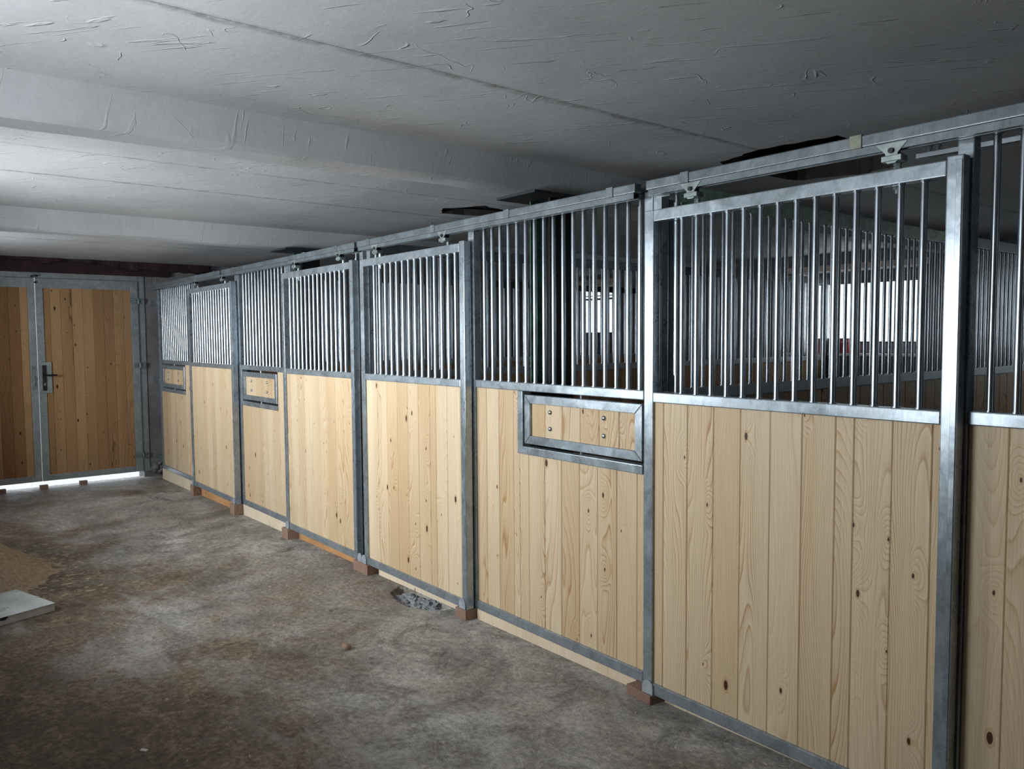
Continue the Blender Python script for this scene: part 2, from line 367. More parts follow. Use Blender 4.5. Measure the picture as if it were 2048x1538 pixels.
def planks(x0, x1, z0, z1, y, parent, pitch=0.134, start=None, mat=None, edges=None, t=0.02, axis='x'):
    mat = mat or MPINE
    if edges is None:
        edges = [x0]; s = start if start is not None else x0+pitch
        while s < x1-0.01: edges.append(s); s += pitch
        edges.append(x1)
    for a, b in zip(edges[:-1], edges[1:]):
        if axis == 'x': add('plank', plank_mesh(b-a, z1-z0, t, mat=mat), None, parent, ((a+b)/2, y+random.uniform(0, 0.0015), z0))
        else: add('plank', plank_mesh(b-a, z1-z0, t, mat=mat), None, parent, (y+random.uniform(0, 0.0015), (a+b)/2, z0), rot=(0, 0, math.radians(90)))

# ------------------------------------------------------------------ the setting
def struct(o): o['kind'] = 'structure'; return o
def fz(x): return 0.011*(x+2.4) if x > -12 else 0.011*(-9.6)     # floor falls a little towards the gate
X0, X1, Y0, Y1 = -10.75, 2.6, YL, 6.2
ZC = 2.62
# floor: fine grid around the hole broken into it beside the third door
def frange(a, b, s):
    n = max(1, int(round((b-a)/s))); return [a+(b-a)*i/n for i in range(n)]
xs = frange(-10.86, -4.75, 0.25)+frange(-4.75, -3.85, 0.0125)+frange(-3.85, 2.7, 0.25)+[2.7]
ys = frange(-3.5, -0.36, 0.25)+frange(-0.36, 0.30, 0.0125)+frange(0.30, 6.7, 0.4)+[6.7]
def hole_d(x, y):
    # signed "insideness" of the broken patch
    px = (x+4.29)/0.27; py = (y+0.055)/0.145
    a = 1-math.sqrt(px*px+py*py) + 0.30*noise.noise(Vector((x*7, y*9, 1.3))) + 0.10*noise.noise(Vector((x*26, y*26, 4)))
    return a
bm = bmesh.new(); grid = []
for x in xs:
    row = []
    for y in ys:
        z = fz(x)
        if -4.75 <= x <= -3.85 and -0.36 <= y <= 0.3:
            d = hole_d(x, y)
            if d > 0: z -= min(0.075, 0.02+0.25*d) + 0.012*noise.noise(Vector((x*20, y*20, 0)))
            elif d > -0.25: z -= 0.004*(1+d/0.25)
        row.append(bm.verts.new((x, y, z)))
    grid.append(row)
for i in range(len(xs)-1):
    for j in range(len(ys)-1): bm.faces.new((grid[i][j], grid[i+1][j], grid[i+1][j+1], grid[i][j+1]))
floor = struct(add('floor', finish(bm), MFLOOR))
# broken concrete lumps lying in the hole
bm = bmesh.new()
for i in range(110):
    a = random.uniform(0, 6.28); r = random.random()**0.5
    x = -4.28+0.24*r*math.cos(a); y = -0.06+0.12*r*math.sin(a)
    if hole_d(x, y) < 0.10: continue
    s = random.uniform(0.014, 0.040)
    vv = bmesh.ops.create_icosphere(bm, subdivisions=2, radius=s)['verts']; off = Vector((x, y, fz(x)-0.066+random.uniform(0, 0.014))); sd = random.random()*50
    for v in vv:
        k = 1+0.9*noise.noise(v.co/s*1.6+Vector((sd, 0, 0)))
        v.co = Vector((v.co.x*k*1.4, v.co.y*k, v.co.z*k*0.65))+off
add('rubble', finish(bm), MRUBBLE, floor, (0, 0, 0), 'grey concrete rubble in the hole broken into the floor', 'stuff')

# outside ground
bm = bmesh.new(); bx(bm, -60, 60, -60, 60, -0.5, -0.16)
g = struct(add('trim_1', finish(bm), simple('yard_ground', (0.75, 0.75, 0.73), 0.9)))
g['label'] = 'pale yard ground outside the building'

# ceiling: slabs between beams; two slabs are broken open above the stalls
ceil = struct(bpy.data.objects.new('ceiling', None)); COL.objects.link(ceil)
def slab(x0, x1, y0, y1, hole=None, outer=None, z0=ZC, t=0.20, broken=None):
    bm = bmesh.new()
    if outer is None: outer = [(x0, y0), (x1, y0), (x1, y1), (x0, y1)]
    loops = [outer]+([hole] if hole else [])
    tris = tessellate_polygon([[Vector((a, b, 0)) for a, b in l] for l in loops])
    pts = [p for l in loops for p in l]
    lo = [bm.verts.new((a, b, 0)) for a, b in pts]; hi = [bm.verts.new((a, b, t)) for a, b in pts]
    for tr in tris:
        try: bm.faces.new([lo[i] for i in tr]); bm.faces.new([hi[i] for i in reversed(tr)])
        except ValueError: pass
    k = 0
    for l in loops:
        n = len(l)
        for i in range(n): bm.faces.new((lo[k+i], lo[k+(i+1) % n], hi[k+(i+1) % n], hi[k+i]))
        k += n
    if broken:
        bm.normal_update()
        for f in bm.faces:
            c = f.calc_center_median()
            if abs(f.normal.z) < 0.3 and broken[0] < c.x < broken[1] and broken[2] < c.y < broken[3]: f.material_index = 1
    me = finish(bm); me.materials.append(MCEIL); me.materials.append(MBROKEN)
    return add('ceiling_slab', me, None, ceil, (0, 0, z0))
def rough_loop(pts, n=9, amp=0.02):
    out = []
    for i, p in enumerate(pts):
        q = pts[(i+1) % len(pts)]
        for k in range(n):
            t = k/n; out.append((p[0]+(q[0]-p[0])*t+random.uniform(-amp, amp), p[1]+(q[1]-p[1])*t+random.uniform(-amp, amp)))
    return out
YA, YB = YL-0.25, Y1+0.5
g_ = 0.0012
slab(-11.0, -8.72, YA, YB); slab(-8.72+g_, -6.78, YA, YB)
slab(-6.78, -5.33-g_, YA, YB)
slab(-5.33+g_, -3.46, YA, YB, hole=rough_loop([(-5.20, 0.74), (-4.98, 0.62), (-4.70, 0.80), (-4.82, 1.20), (-5.06, 1.24)], 5, 0.012), t=0.05, broken=(-5.32, -4.5, 0.4, 1.4))
nA = rough_loop([(-2.45, 0.90), (-2.76, 0.97), (-2.82, 1.32), (-2.80, 1.80), (-2.45, 1.93)], 6, 0.016)[:-6]
nA[0] = (-2.45-g_, 0.90); nA.append((-2.45-g_, 1.93))
slab(0, 0, 0, 0, outer=[(-3.46, YA), (-2.45-g_, YA)]+nA+[(-2.45-g_, YB), (-3.46, YB)], broken=(-2.9, -2.451, 0.85, 2.0))
nB = rough_loop([(-2.45, 1.94), (-2.15, 1.86), (-2.02, 1.5), (-2.06, 0.96), (-2.45, 0.90)], 6, 0.016)[:-6]
nB[0] = (-2.45+g_, 1.93); nB.append((-2.45+g_, 0.90))
slab(0, 0, 0, 0, outer=[(-2.45+g_, YB)]+nB+[(-2.45+g_, YA), (0.0, YA), (0.0, YB)], broken=(-2.449, -1.9, 0.85, 2.0))
slab(0.0+g_, 2.8, YA, YB)
# beams: slightly tapered, plastered, uneven arris
def beam(xn):
    bm = bmesh.new(); prev = None; n = 70
    for i in range(n+1):
        y = YA+(YB-YA)*i/n
        j = lambda s: 0.008*noise.noise(Vector((y*1.7, s, xn)))+0.004*noise.noise(Vector((y*9, s, xn)))
        prof = [(xn+0.01+j(1), ZC+0.02), (xn-0.012+j(2), 2.472+j(3)), (xn-0.03, 2.460+j(4)), (xn-0.17+j(5), 2.458+j(6)), (xn-0.185, 2.47), (xn-0.21, ZC+0.02)]
        cur = [bm.verts.new((a, y, b)) for a, b in prof]
        if prev:
            for k in range(5): bm.faces.new((prev[k], prev[k+1], cur[k+1], cur[k]))
        prev = cur
    me = finish(bm); shade_auto(me, 30)
    return add('ceiling_beam', me, MBEAM, ceil, (0, 0, 0))
for xn in (-3.365, -6.735, 0.05): beam(xn)
# unseen dark shell over the slabs, added to keep the ceiling holes black
bm = bmesh.new(); bx(bm, -11.2, 2.9, YA-0.1, YB+0.1, 3.25, 3.32); add('roof_deck', finish(bm), MDARK, ceil, (0, 0, 0))
bm = bmesh.new()
for (a, b, c, d) in ((-11.2, 2.9, YA-0.1, YA), (-11.2, 2.9, YB, YB+0.1), (-11.2, -11.0, YA, YB), (2.8, 2.9, YA, YB)): bx(bm, a, b, c, d, ZC+0.0, 3.25)
add('attic_wall', finish(bm), MDARK, ceil, (0, 0, 0))

def wall_with_openings(name, mat, axis, face, thick, a0, a1, ops, z0=-0.3, z1=ZC+0.02):
    """axis 'x': wall runs along x at y=face..face+thick ; 'y': runs along y at x=face..face+thick"""
    bm = bmesh.new(); cuts = sorted(ops); cur = a0
    def put(p, q, zz0, zz1):
        if q-p < 1e-4 or zz1-zz0 < 1e-4: return
        f0, f1 = sorted((face, face+thick))
        if axis == 'x': bx(bm, p, q, f0, f1, zz0, zz1)
        else: bx(bm, f0, f1, p, q, zz0, zz1)
    for (p, q, zz0, zz1) in cuts:
        put(cur, p, z0, z1); put(p, q, z0, zz0); put(p, q, zz1, z1); cur = q
    put(cur, a1, z0, z1)
    return struct(add(name, finish(bm), mat))
wall_with_openings('wall_left', MWALL, 'x', YL, -0.25, -11.0, 2.8, [(a, b, 1.22, 2.12) for a, b in WIN_LEFT])
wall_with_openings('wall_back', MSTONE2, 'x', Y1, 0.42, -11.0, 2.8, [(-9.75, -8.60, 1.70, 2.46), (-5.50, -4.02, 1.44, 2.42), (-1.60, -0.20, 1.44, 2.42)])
wall_with_openings('wall_end', MSTONE, 'y', X0, -0.28, YA, YB, [(-2.62, -0.14, -0.3, 2.50)])
wall_with_openings('wall_right', MWALL, 'y', X1, 0.2, YA, YB, [])

# unseen windows of the left wall, invented to match the light and reflections
nwin = 1
def window(x0, x1, z0, z1, yf, yg, bars=1, frame=0.05, mat=MFRAME, panes=True):
    global nwin
    o = struct(bpy.data.objects.new('window_%d' % nwin, None)); COL.objects.link(o); nwin += 1
    o.location = ((x0+x1)/2, yg, z0)
    member('frame', x0, x1, yg-0.03, yg+0.03, z0, z0+frame, mat, o); member('frame', x0, x1, yg-0.03, yg+0.03, z1-frame, z1, mat, o)
    member('frame', x0, x0+frame, yg-0.03, yg+0.03, z0+frame, z1-frame, mat, o); member('frame', x1-frame, x1, yg-0.03, yg+0.03, z0+frame, z1-frame, mat, o)
    n = bars+1
    for i in range(1, n):
        xm = x0+(x1-x0)*i/n; member('mullion', xm-0.02, xm+0.02, yg-0.025, yg+0.025, z0+frame, z1-frame, mat, o)
    for i in range(n):
        a = x0+(x1-x0)*i/n; b = x0+(x1-x0)*(i+1)/n
        member('pane', a+0.02, b-0.02, yg-0.003, yg+0.003, z0+frame-0.01, z1-frame+0.01, MGLASS, o, bev=0)
    return o
for a, b in WIN_LEFT: window(a, b, 1.22, 2.12, YL, YL-0.16, 1)
wr = window(-5.50, -4.02, 1.56, 2.30, Y1, Y1+0.37, 0, 0.02)
member('bottom_panel', -5.50, -4.02, Y1+0.34, Y1+0.40, 1.44, 1.56, simple('grey_panel', (0.20, 0.22, 0.24), 0.5), wr)
member('head_panel', -5.50, -4.02, Y1+0.34, Y1+0.40, 2.30, 2.42, MFRAME, wr)
member('window_sill', -5.60, -3.95, Y1-0.05, Y1+0.34, 1.415, 1.44, MWHITE, wr)
member('lintel', -5.65, -3.9, Y1-0.03, Y1+0.02, 2.42, 2.49, MTAN, wr)
member('reveal', -5.50, -5.485, Y1, Y1+0.34, 1.44, 2.42, MWHITE, wr)
window(-1.60, -0.20, 1.44, 2.42, Y1, Y1+0.37, 0, 0.04)  # unseen window, added to let light onto the stall partitions
wl = window(-9.75, -8.60, 1.70, 2.29, Y1, Y1+0.37, 0, 0.03)
wl2 = window(-9.75, -8.60, 2.32, 2.46, Y1, Y1+0.37, 0, 0.015)
member('lintel', -10.6, -8.5, Y1-0.03, Y1+0.02, 2.46, 2.56, MTAN, wl)
t = thing('storage_box', (-5.0, 6.28, 1.44), 'red and black box with white stripes on the back window sill', 'box')
member('carton', -5.21, -4.82, 6.22, 6.34, 1.44, 1.62, MRED, t)
member('label_panel', -5.11, -4.92, 6.214, 6.222, 1.45, 1.56, MBLACK, t, bev=0)
MWP = simple('white_print', (0.7, 0.7, 0.7), 0.5)
for i, xx in enumerate((-5.10, -5.03, -4.96, -4.89, -4.84)):
    bm = bmesh.new(); bx(bm, -0.022, 0.022, -0.002, 0.002, -0.003, 0.003); add('stripe', finish(bm), MWP, t, (xx, 6.212, 1.575+0.006*(i % 2)), rot=(0, math.radians(-35), 0))
t = thing('bottle', (-4.55, 6.26, 1.44), 'small white bottle on the back window sill beside the red box', 'bottle')
bm = bmesh.new(); cyl(bm, (0, 0, 0), (0, 0, 0.085), 0.03, 16); cyl(bm, (0, 0, 0.085), (0, 0, 0.11), 0.03, 16, 0.013); add('body', finish(bm), MWP, t, (-4.55, 6.26, 1.44))
bm = bmesh.new(); cyl(bm, (0, 0, 0), (0, 0, 0.03), 0.016, 12); add('cap', finish(bm), MWP, t, (-4.55, 6.26, 1.55))

# ------------------------------------------------------------------ stall fronts
DY0, DY1 = -0.06, -0.012     # sliding door plane
FY0, FY1 = 0.0, 0.05         # fixed frame plane
ZM0, ZM1 = 1.365, 1.410      # middle rail
BAR_R = 0.0115

def feed_hatch(parent, x0, x1):
    """pivoting feed flap with its fixed surround, z 1.02 .. 1.365"""
    z0, z1 = 1.022, ZM0
    member('hatch_surround', x0, x0+0.043, FY0-0.004, FY1, z0, z1, MG, parent)
    member('hatch_surround', x0+0.043, x1, FY0-0.004, FY1, z0, z0+0.043, MG, parent)
    o = bpy.data.objects.new('feed_hatch', None); COL.objects.link(o); o.parent = parent
    fx0, fx1, fz0, fz1 = x0+0.053, x1-0.008, 1.081, 1.346; fr = 0.046
    o.location = Vector(((fx0+fx1)/2, 0.0, fz0))-Vector(parent.location)
    ya, yb = FY0+0.002, FY1-0.01
    # mitred frame
    def mitre(pts):
        bm = bmesh.new(); c = Vector(((fx0+fx1)/2, 0, fz0))
        lo = [bm.verts.new((a-c.x, ya, b-c.z)) for a, b in pts]; hi = [bm.verts.new((a-c.x, yb, b-c.z)) for a, b in pts]
        bm.faces.new(lo); bm.faces.new(hi[::-1])
        for i in range(4): bm.faces.new((lo[i], lo[(i+1) % 4], hi[(i+1) % 4], hi[i]))
        bmesh.ops.recalc_face_normals(bm, faces=bm.faces)
        bmesh.ops.bevel(bm, geom=list(bm.edges), offset=0.002, segments=1, affect='EDGES')
        add('hatch_frame', finish(bm), MG, o, (c.x, 0, c.z))
    e = 0.0006
    mitre([(fx0, fz0), (fx1, fz0), (fx1-fr-e, fz0+fr-e), (fx0+fr+e, fz0+fr-e)])
    mitre([(fx0, fz1), (fx1, fz1), (fx1-fr-e, fz1-fr+e), (fx0+fr+e, fz1-fr+e)])
    mitre([(fx0, fz0+e), (fx0+fr-e, fz0+fr+e), (fx0+fr-e, fz1-fr-e), (fx0, fz1-e)])
    mitre([(fx1, fz0+e), (fx1-fr+e, fz0+fr+e), (fx1-fr+e, fz1-fr-e), (fx1, fz1-e)])
    planks(fx0+fr, fx1-fr, fz0+fr-0.004, fz1-fr+0.004, 0.014, o, pitch=0.134, start=fx0+fr+0.11)
    w_ = fx1-fx0
    for fx in (0.235, 0.70):
        for zz in (1.175, 1.262):
            bm = bmesh.new(); bmesh.ops.create_uvsphere(bm, u_segments=16, v_segments=8, radius=0.0125)
            for v in bm.verts: v.co.y *= 0.75
            me = finish(bm, True); add('bolt_head', me, MBAR, o, (fx0+w_*fx, 0.012, zz))
    for zz in (fz0-0.018, fz1):
        bm = bmesh.new(); cyl(bm, (0, 0, 0), (0, 0, 0.019), 0.007, 10); add('pivot_pin', finish(bm), MG, o, ((fx0+fx1)/2, 0.024, zz))

def bars(xlist, z0, z1, y, parent, r=BAR_R, mat=None):
    me = bar_mesh(z1-z0, r, mat=mat or MBAR)
    for x in xlist: add('bar', me, None, parent, (x, y, z0))
def ar(a, b, s):
    n = int(round((b-a)/s)); return [a+(b-a)*i/n for i in range(n+1)]

def stall_panel(x0, x1, label, hatch, barx, pl_edges=None, rod=None, lstile=0.05, rstile=0.05):
    t = thing('stall_front_panel', ((x0+x1)/2, 0.025, 0.046), label, 'stall panel', 'fixed front panels of the stall row')
    if lstile: member('stile', x0, x0+lstile, FY0, FY1, 0.046, 2.28, MG, t)
    if rstile: member('stile', x1-rstile, x1, FY0, FY1, 0.046, 2.28, MG, t)
    a, b = x0+lstile, x1-rstile
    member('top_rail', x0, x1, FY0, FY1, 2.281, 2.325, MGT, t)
    member('middle_rail', a, b, FY0, FY1, ZM0, ZM1, MG, t)
    member('bottom_rail', a, b, FY0, FY1, 0.046, 0.098, MG, t)
    hx0, hx1 = hatch
    e = pl_edges or ([a]+[a+0.10+0.134*i for i in range(40) if a+0.10+0.134*i < b-0.02]+[b])
    for p, q in zip(e[:-1], e[1:]):
        # a plank is cut short under the hatch
        if q <= hx0+0.001 or p >= hx1-0.001: segs = [(p, q, ZM0)]
        elif p >= hx0-0.001 and q <= hx1+0.001: segs = [(p, q, 1.022)]
        else:
            segs = [(p, hx0, ZM0), (hx0, q, 1.022)] if p < hx0 else [(p, hx1, 1.022), (hx1, q, ZM0)]
        for s0, s1, zt in segs:
            if s1-s0 < 0.012: continue
            add('plank', plank_mesh(s1-s0, zt-0.098, mat=MPINE), None, t, ((s0+s1)/2, 0.012+random.uniform(0, 0.0015), 0.098))
    feed_hatch(t, hx0, hx1)
    bars(barx, ZM1, 2.281, 0.025, t)
    if rod is not None: add('latch_rod', rod_mesh(0, 0.87, 0.0), None, t, (rod, 0.025, ZM1))
    return t

p1 = stall_panel(-10.45, -9.02, 'farthest fixed front panel, next to the wooden gate, with a closed feed hatch', (-10.37, -9.42), ar(-10.33, -9.12, 0.0755), lstile=0.05)
for z in (2.12, 1.15, 0.17): member('wall_bracket', X0-0.0, -10.452, 0.0, 0.006, z-0.03, z+0.03, MZP, p1, bev=0.001)
p2 = stall_panel(-7.645, -6.42, 'second fixed front panel from the gate, its feed hatch at the left end', (-7.595, -6.72), ar(-7.53, -6.52, 0.0765))
e3 = [-3.745, -3.648, -3.531, -3.40, -3.268, -3.137, -3.006, -2.873, -2.744, -2.614, -2.484, -2.435]
p3 = stall_panel(-3.80, -2.435, 'nearest fully seen front panel with a large feed hatch and four bolt heads', (-3.345, -2.437), ar(-3.672, -2.553, 0.0755), e3, rod=-2.477, lstile=0.055, rstile=0.0)
p4 = stall_panel(-1.11, 0.30, 'front panel at the right edge of the photo, beyond the largest door', (-0.72, 0.25), ar(-1.004, 0.20, 0.0755), [-1.06, -0.941, -0.807, -0.673, -0.539, -0.405, -0.271, -0.137, -0.003, 0.131, 0.25])

bm = bmesh.new(); bx(bm, -1.375, 0.25, 0.29, 0.31, 2.298, 2.318, 0.002); add('inner_rail', finish(bm), MBAR, p4, (0, 0, 0))
bm = bmesh.new()
for q in (-1.33, -1.30, -1.19): cyl(bm, (q, 0.30, 2.318), (q, 0.30, 2.334), 0.006, 8); cyl(bm, (q, 0.30, 2.330), (q+0.012, 0.285, 2.342), 0.009, 8)
add('rail_screws', finish(bm), MZP, p4, (0, 0, 0))

def stall_post(x0, x1, label, rodx=None, brk=None, top=2.30):
    t = thing('stall_post', ((x0+x1)/2, 0.025, 0.046), label, 'post', 'galvanized posts of the stall row')
    member('post_tube', x0, x1, FY0, FY1, 0.046, top, MG, t)
    if rodx is not None:
        add('latch_rod', rod_mesh(0, 0.86, 0.075), None, t, (rodx, 0.022, ZM1))
        s = 1 if rodx > x0 else -1
        bm = bmesh.new(); xa, xb = sorted((rodx-0.02, (x0+x1)/2)); bx(bm, xa, xb, -0.004, 0.04, 2.266, 2.272); add('rod_bracket', finish(bm), MZP, t, (0, 0, 0))
        bm = bmesh.new(); cyl(bm, (rodx-0.01*s, 0.02, 2.272), (rodx+0.045*s, 0.004, 2.282), 0.005, 8); add('rod_lever', finish(bm), MZP, t, (0, 0, 0))
        # a slim return frame joins the rod foot to the post
        member('foot_plate', (x1 if rodx > x1 else rodx-0.02), (rodx+0.02 if rodx > x1 else x0), 0.01, 0.036, ZM1-0.006, ZM1, MG, t, bev=0.001)
    return t
stall_post(-7.70, -7.648, 'steel post between the two farthest stalls, right of the farthest door')
stall_post(-9.018, -8.97, 'steel post behind the left edge of the farthest sliding door')
stall_post(-6.415, -6.37, 'steel post behind the left edge of the second sliding door')
stall_post(-5.14, -5.09, 'steel post behind the right edge of the second sliding door', rodx=-5.225)
stall_post(-5.035, -4.985, 'steel post behind the left edge of the third sliding door', rodx=-4.93)
stall_post(-2.433, -2.383, 'steel post right of the large feed hatch, left of the largest door')
stall_post(-2.380, -2.333, 'second steel post of the pair behind the left edge of the largest door', rodx=-2.264)

def sliding_door(x0, x1, label, barx, edges, hang, wide_r=False):
    t = thing('sliding_door', ((x0+x1)/2, (DY0+DY1)/2, 0.046), label, 'stall door', 'sliding stall doors with bars over pine planks')
    s = 0.051
    member('stile', x0, x0+s, DY0, DY1, 0.046, 2.204, MG, t); member('stile', x1-s, x1, DY0, DY1, 0.046, 2.215, MG, t)
    member('edge_strip', x1-s*0.42, x1-0.004, DY0-0.0025, DY0+0.01, 0.06, 2.20, MG, t, bev=0.001)
    a, b = x0+s, x1-s
    member('top_rail', a, b, DY0, DY1, 2.154, 2.204, MG, t)
    member('middle_rail', a, b, DY0, DY1, ZM0, ZM1, MG, t)
    member('bottom_rail', a, b, DY0, DY1, 0.046, 0.098, MG, t)
    edges = [a]+[q for q in edges if a+0.02 < q < b-0.02]+[b]
    for p, q in zip(edges[:-1], edges[1:]):
        add('plank', plank_mesh(q-p, ZM0-0.098, mat=MPINE), None, t, ((p+q)/2, DY0+0.012+random.uniform(0, 0.0015), 0.098))
    bars(barx, ZM1, 2.154, (DY0+DY1)/2, t)
    for hx in hang:
        h = bpy.data.objects.new('door_hanger', None); COL.objects.link(h); h.parent = t
        c = Vector((hx, -0.055, 2.2)); h.location = c-Vector(t.location)
        # winged lug plate
        pts = [(-0.052, 0.085), (0.052, 0.085), (0.020, 0.052), (0.020, 0.026), (0.012, 0.020), (-0.012, 0.020), (-0.020, 0.026), (-0.020, 0.052)]
        bm = bmesh.new(); lo = [bm.verts.new((a_, -0.026, z_)) for a_, z_ in pts]; hi = [bm.verts.new((a_, -0.020, z_)) for a_, z_ in pts]
        bm.faces.new(lo); bm.faces.new(hi[::-1])
        for i in range(8): bm.faces.new((lo[i], lo[(i+1) % 8], hi[(i+1) % 8], hi[i]))
        add('lug_plate', finish(bm), MZP, h, c)
        bm = bmesh.new(); cyl(bm, (0, -0.034, 0.060), (0, 0.02, 0.060), 0.009, 12); add('roller_bolt', finish(bm), MDARK, h, c)
        bm = bmesh.new(); bx(bm, -0.034, 0.034, -0.028, 0.018, 0.028-0.002, 0.046, 0.002); add('cross_plate', finish(bm), MZP, h, c)
        bm = bmesh.new(); cyl(bm, (0, 0.0, -0.075), (0, 0.0, 0.03), 0.006, 10)
        for zz in (0.006, 0.016, -0.062): cyl(bm, (0, 0, zz), (0, 0, zz+0.008), 0.0125, 6)
        cyl(bm, (0, 0, -0.052), (0, 0, -0.048), 0.017, 12)
        add('threaded_rod', finish(bm), MZP, h, (c.x, (DY0+DY1)/2, c.z))
    return t
d1 = sliding_door(-9.02, -7.635, 'farthest sliding stall door, nearest to the wooden gate', ar(-8.90, -7.75, 0.0755), ar(-8.97+0.10, -7.70, 0.134), (-8.695, -7.842))
d2 = sliding_door(-6.425, -5.136, 'second sliding stall door from the gate', ar(-6.290, -5.303, 0.0765), ar(-6.30, -5.2, 0.134), (-6.106, -5.314))
d3 = sliding_door(-5.027, -3.757, 'third sliding stall door, the hole in the floor just before it', ar(-4.859, -3.876, 0.0755), [-4.82, -4.696, -4.557, -4.424, -4.296, -4.161, -4.094, -3.969, -3.83], (-4.77, -3.95))
d4 = sliding_door(-2.378, -1.066, 'nearest and largest sliding door, just left of the right edge', ar(-2.185, -1.194, 0.0755), [-2.275, -2.145, -2.01, -1.879, -1.744, -1.61, -1.478, -1.409, -1.274, -1.144], (-2.11, -1.283))

# ------------------------------------------------------------------ door tracks
def track(x0, x1, label, clips, brass=()):
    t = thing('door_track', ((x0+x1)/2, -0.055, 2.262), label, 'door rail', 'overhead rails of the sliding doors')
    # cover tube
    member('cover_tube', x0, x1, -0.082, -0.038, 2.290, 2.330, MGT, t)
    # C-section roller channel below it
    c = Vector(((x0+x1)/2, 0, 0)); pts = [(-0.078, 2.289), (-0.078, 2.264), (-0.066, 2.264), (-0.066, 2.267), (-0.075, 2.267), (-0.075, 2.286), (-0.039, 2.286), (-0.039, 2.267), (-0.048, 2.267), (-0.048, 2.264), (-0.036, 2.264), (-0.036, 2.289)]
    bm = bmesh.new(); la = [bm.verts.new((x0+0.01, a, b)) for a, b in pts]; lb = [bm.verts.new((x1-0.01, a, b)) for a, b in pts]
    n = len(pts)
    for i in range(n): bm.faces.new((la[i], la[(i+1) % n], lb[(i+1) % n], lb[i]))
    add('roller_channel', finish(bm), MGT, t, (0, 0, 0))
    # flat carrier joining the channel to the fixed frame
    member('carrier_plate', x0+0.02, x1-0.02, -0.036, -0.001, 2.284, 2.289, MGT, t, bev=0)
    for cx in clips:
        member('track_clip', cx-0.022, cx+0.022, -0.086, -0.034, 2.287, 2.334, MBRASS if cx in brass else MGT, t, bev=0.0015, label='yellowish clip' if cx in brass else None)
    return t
track(-10.45, -7.88, 'overhead door rail over the farthest stall', (-8.62, -8.05))
track(-7.84, -5.06, 'overhead door rail over the second stall from the gate', (-7.50, -5.91, -5.35))
track(-5.02, -2.416, 'overhead door rail over the third stall, its cut end left of the largest door', (-4.86, -4.05, -3.33, -2.57))
track(-2.352, 0.3, 'nearest overhead door rail, carrying the largest door', (-2.140, -1.405, -0.3), brass=(-1.405,))

# ------------------------------------------------------------------ timbers, blocks, guides on the floor
def timber(x0, x1, mat, label, y0=0.0, y1=0.055):
    bm = bmesh.new(); n = 10; c = Vector(((x0+x1)/2, 0, fz((x0+x1)/2)))
    prev = None
    for i in range(n+1):
        x = x0+(x1-x0)*i/n; zb = fz(x); cur = [bm.verts.new((x-c.x, y0, zb-c.z)), bm.verts.new((x-c.x, y0, 0.0455-c.z)), bm.verts.new((x-c.x, y1, 0.0455-c.z)), bm.verts.new((x-c.x, y1, zb-c.z))]
        if prev:
            for k in range(4): bm.faces.new((prev[k], prev[(k+1) % 4], cur[(k+1) % 4], cur[k]))
        else: bm.faces.new(cur)
        prev = cur
    bm.faces.new(prev[::-1])
    me = finish(bm)
    o = add('timber_sill', me, mat, None, c); o['label'] = label; o['category'] = 'timber'; o['group'] = 'timbers packed under the stall fronts'
    return o
timber(-10.45, -9.10, MSILL, 'pale timber under the farthest fixed panel, beside the gate')
timber(-8.95, -7.78, MSILLO, 'amber timber under the farthest sliding door', 0.012, 0.06)
timber(-7.62, -6.50, MSILL, 'pale timber under the second fixed panel')
timber(-6.33, -5.20, MSILLO, 'amber timber under the second sliding door', 0.012, 0.06)
timber(-4.93, -3.87, MSILL, 'pale timber under the third door, behind the hole in the floor')
timber(-3.74, -2.475, MSILL, 'thick pale timber under the panel with the large feed hatch')
timber(-2.30, -1.16, MSILL, 'thin pale timber strip under the largest sliding door')
timber(-1.02, 0.29, MSILL, 'pale timber under the panel at the right edge')
def block(x0, x1, y0, y1, label, ang=0.0):
    zb = fz((x0+x1)/2)
    bm = bmesh.new(); bx(bm, -(x1-x0)/2, (x1-x0)/2, -(y1-y0)/2, (y1-y0)/2, 0, 0.0445-zb, 0.002)
    o = add('wood_block', finish(bm), MBLOCK, None, ((x0+x1)/2, (y0+y1)/2, zb), rot=(0, 0, ang)); o['label'] = label; o['category'] = 'wood block'
    o['group'] = 'small blocks under the door corners'; return o
block(-9.07, -8.96, -0.075, 0.05, 'reddish wood block under the left corner of the farthest door')
block(-7.76, -7.635, -0.085, 0.055, 'reddish wood block under the right corner of the farthest door')
block(-6.47, -6.345, -0.085, 0.05, 'dark reddish wood block under the left corner of the second door')
block(-5.175, -4.965, -0.075, 0.05, 'reddish wood block between the second and third doors')
block(-3.86, -3.755, -0.075, 0.05, 'reddish wood block at the right corner of the third door')
block(-2.472, -2.312, -0.072, 0.05, 'largest reddish wood block, left corner of the nearest door', -0.10)
block(-1.14, -1.03, -0.075, 0.05, 'wood block under the right corner of the nearest door')
MGUIDE = simple('guide_zinc', (0.50, 0.56, 0.60), 0.35, 0.5, 0.0)
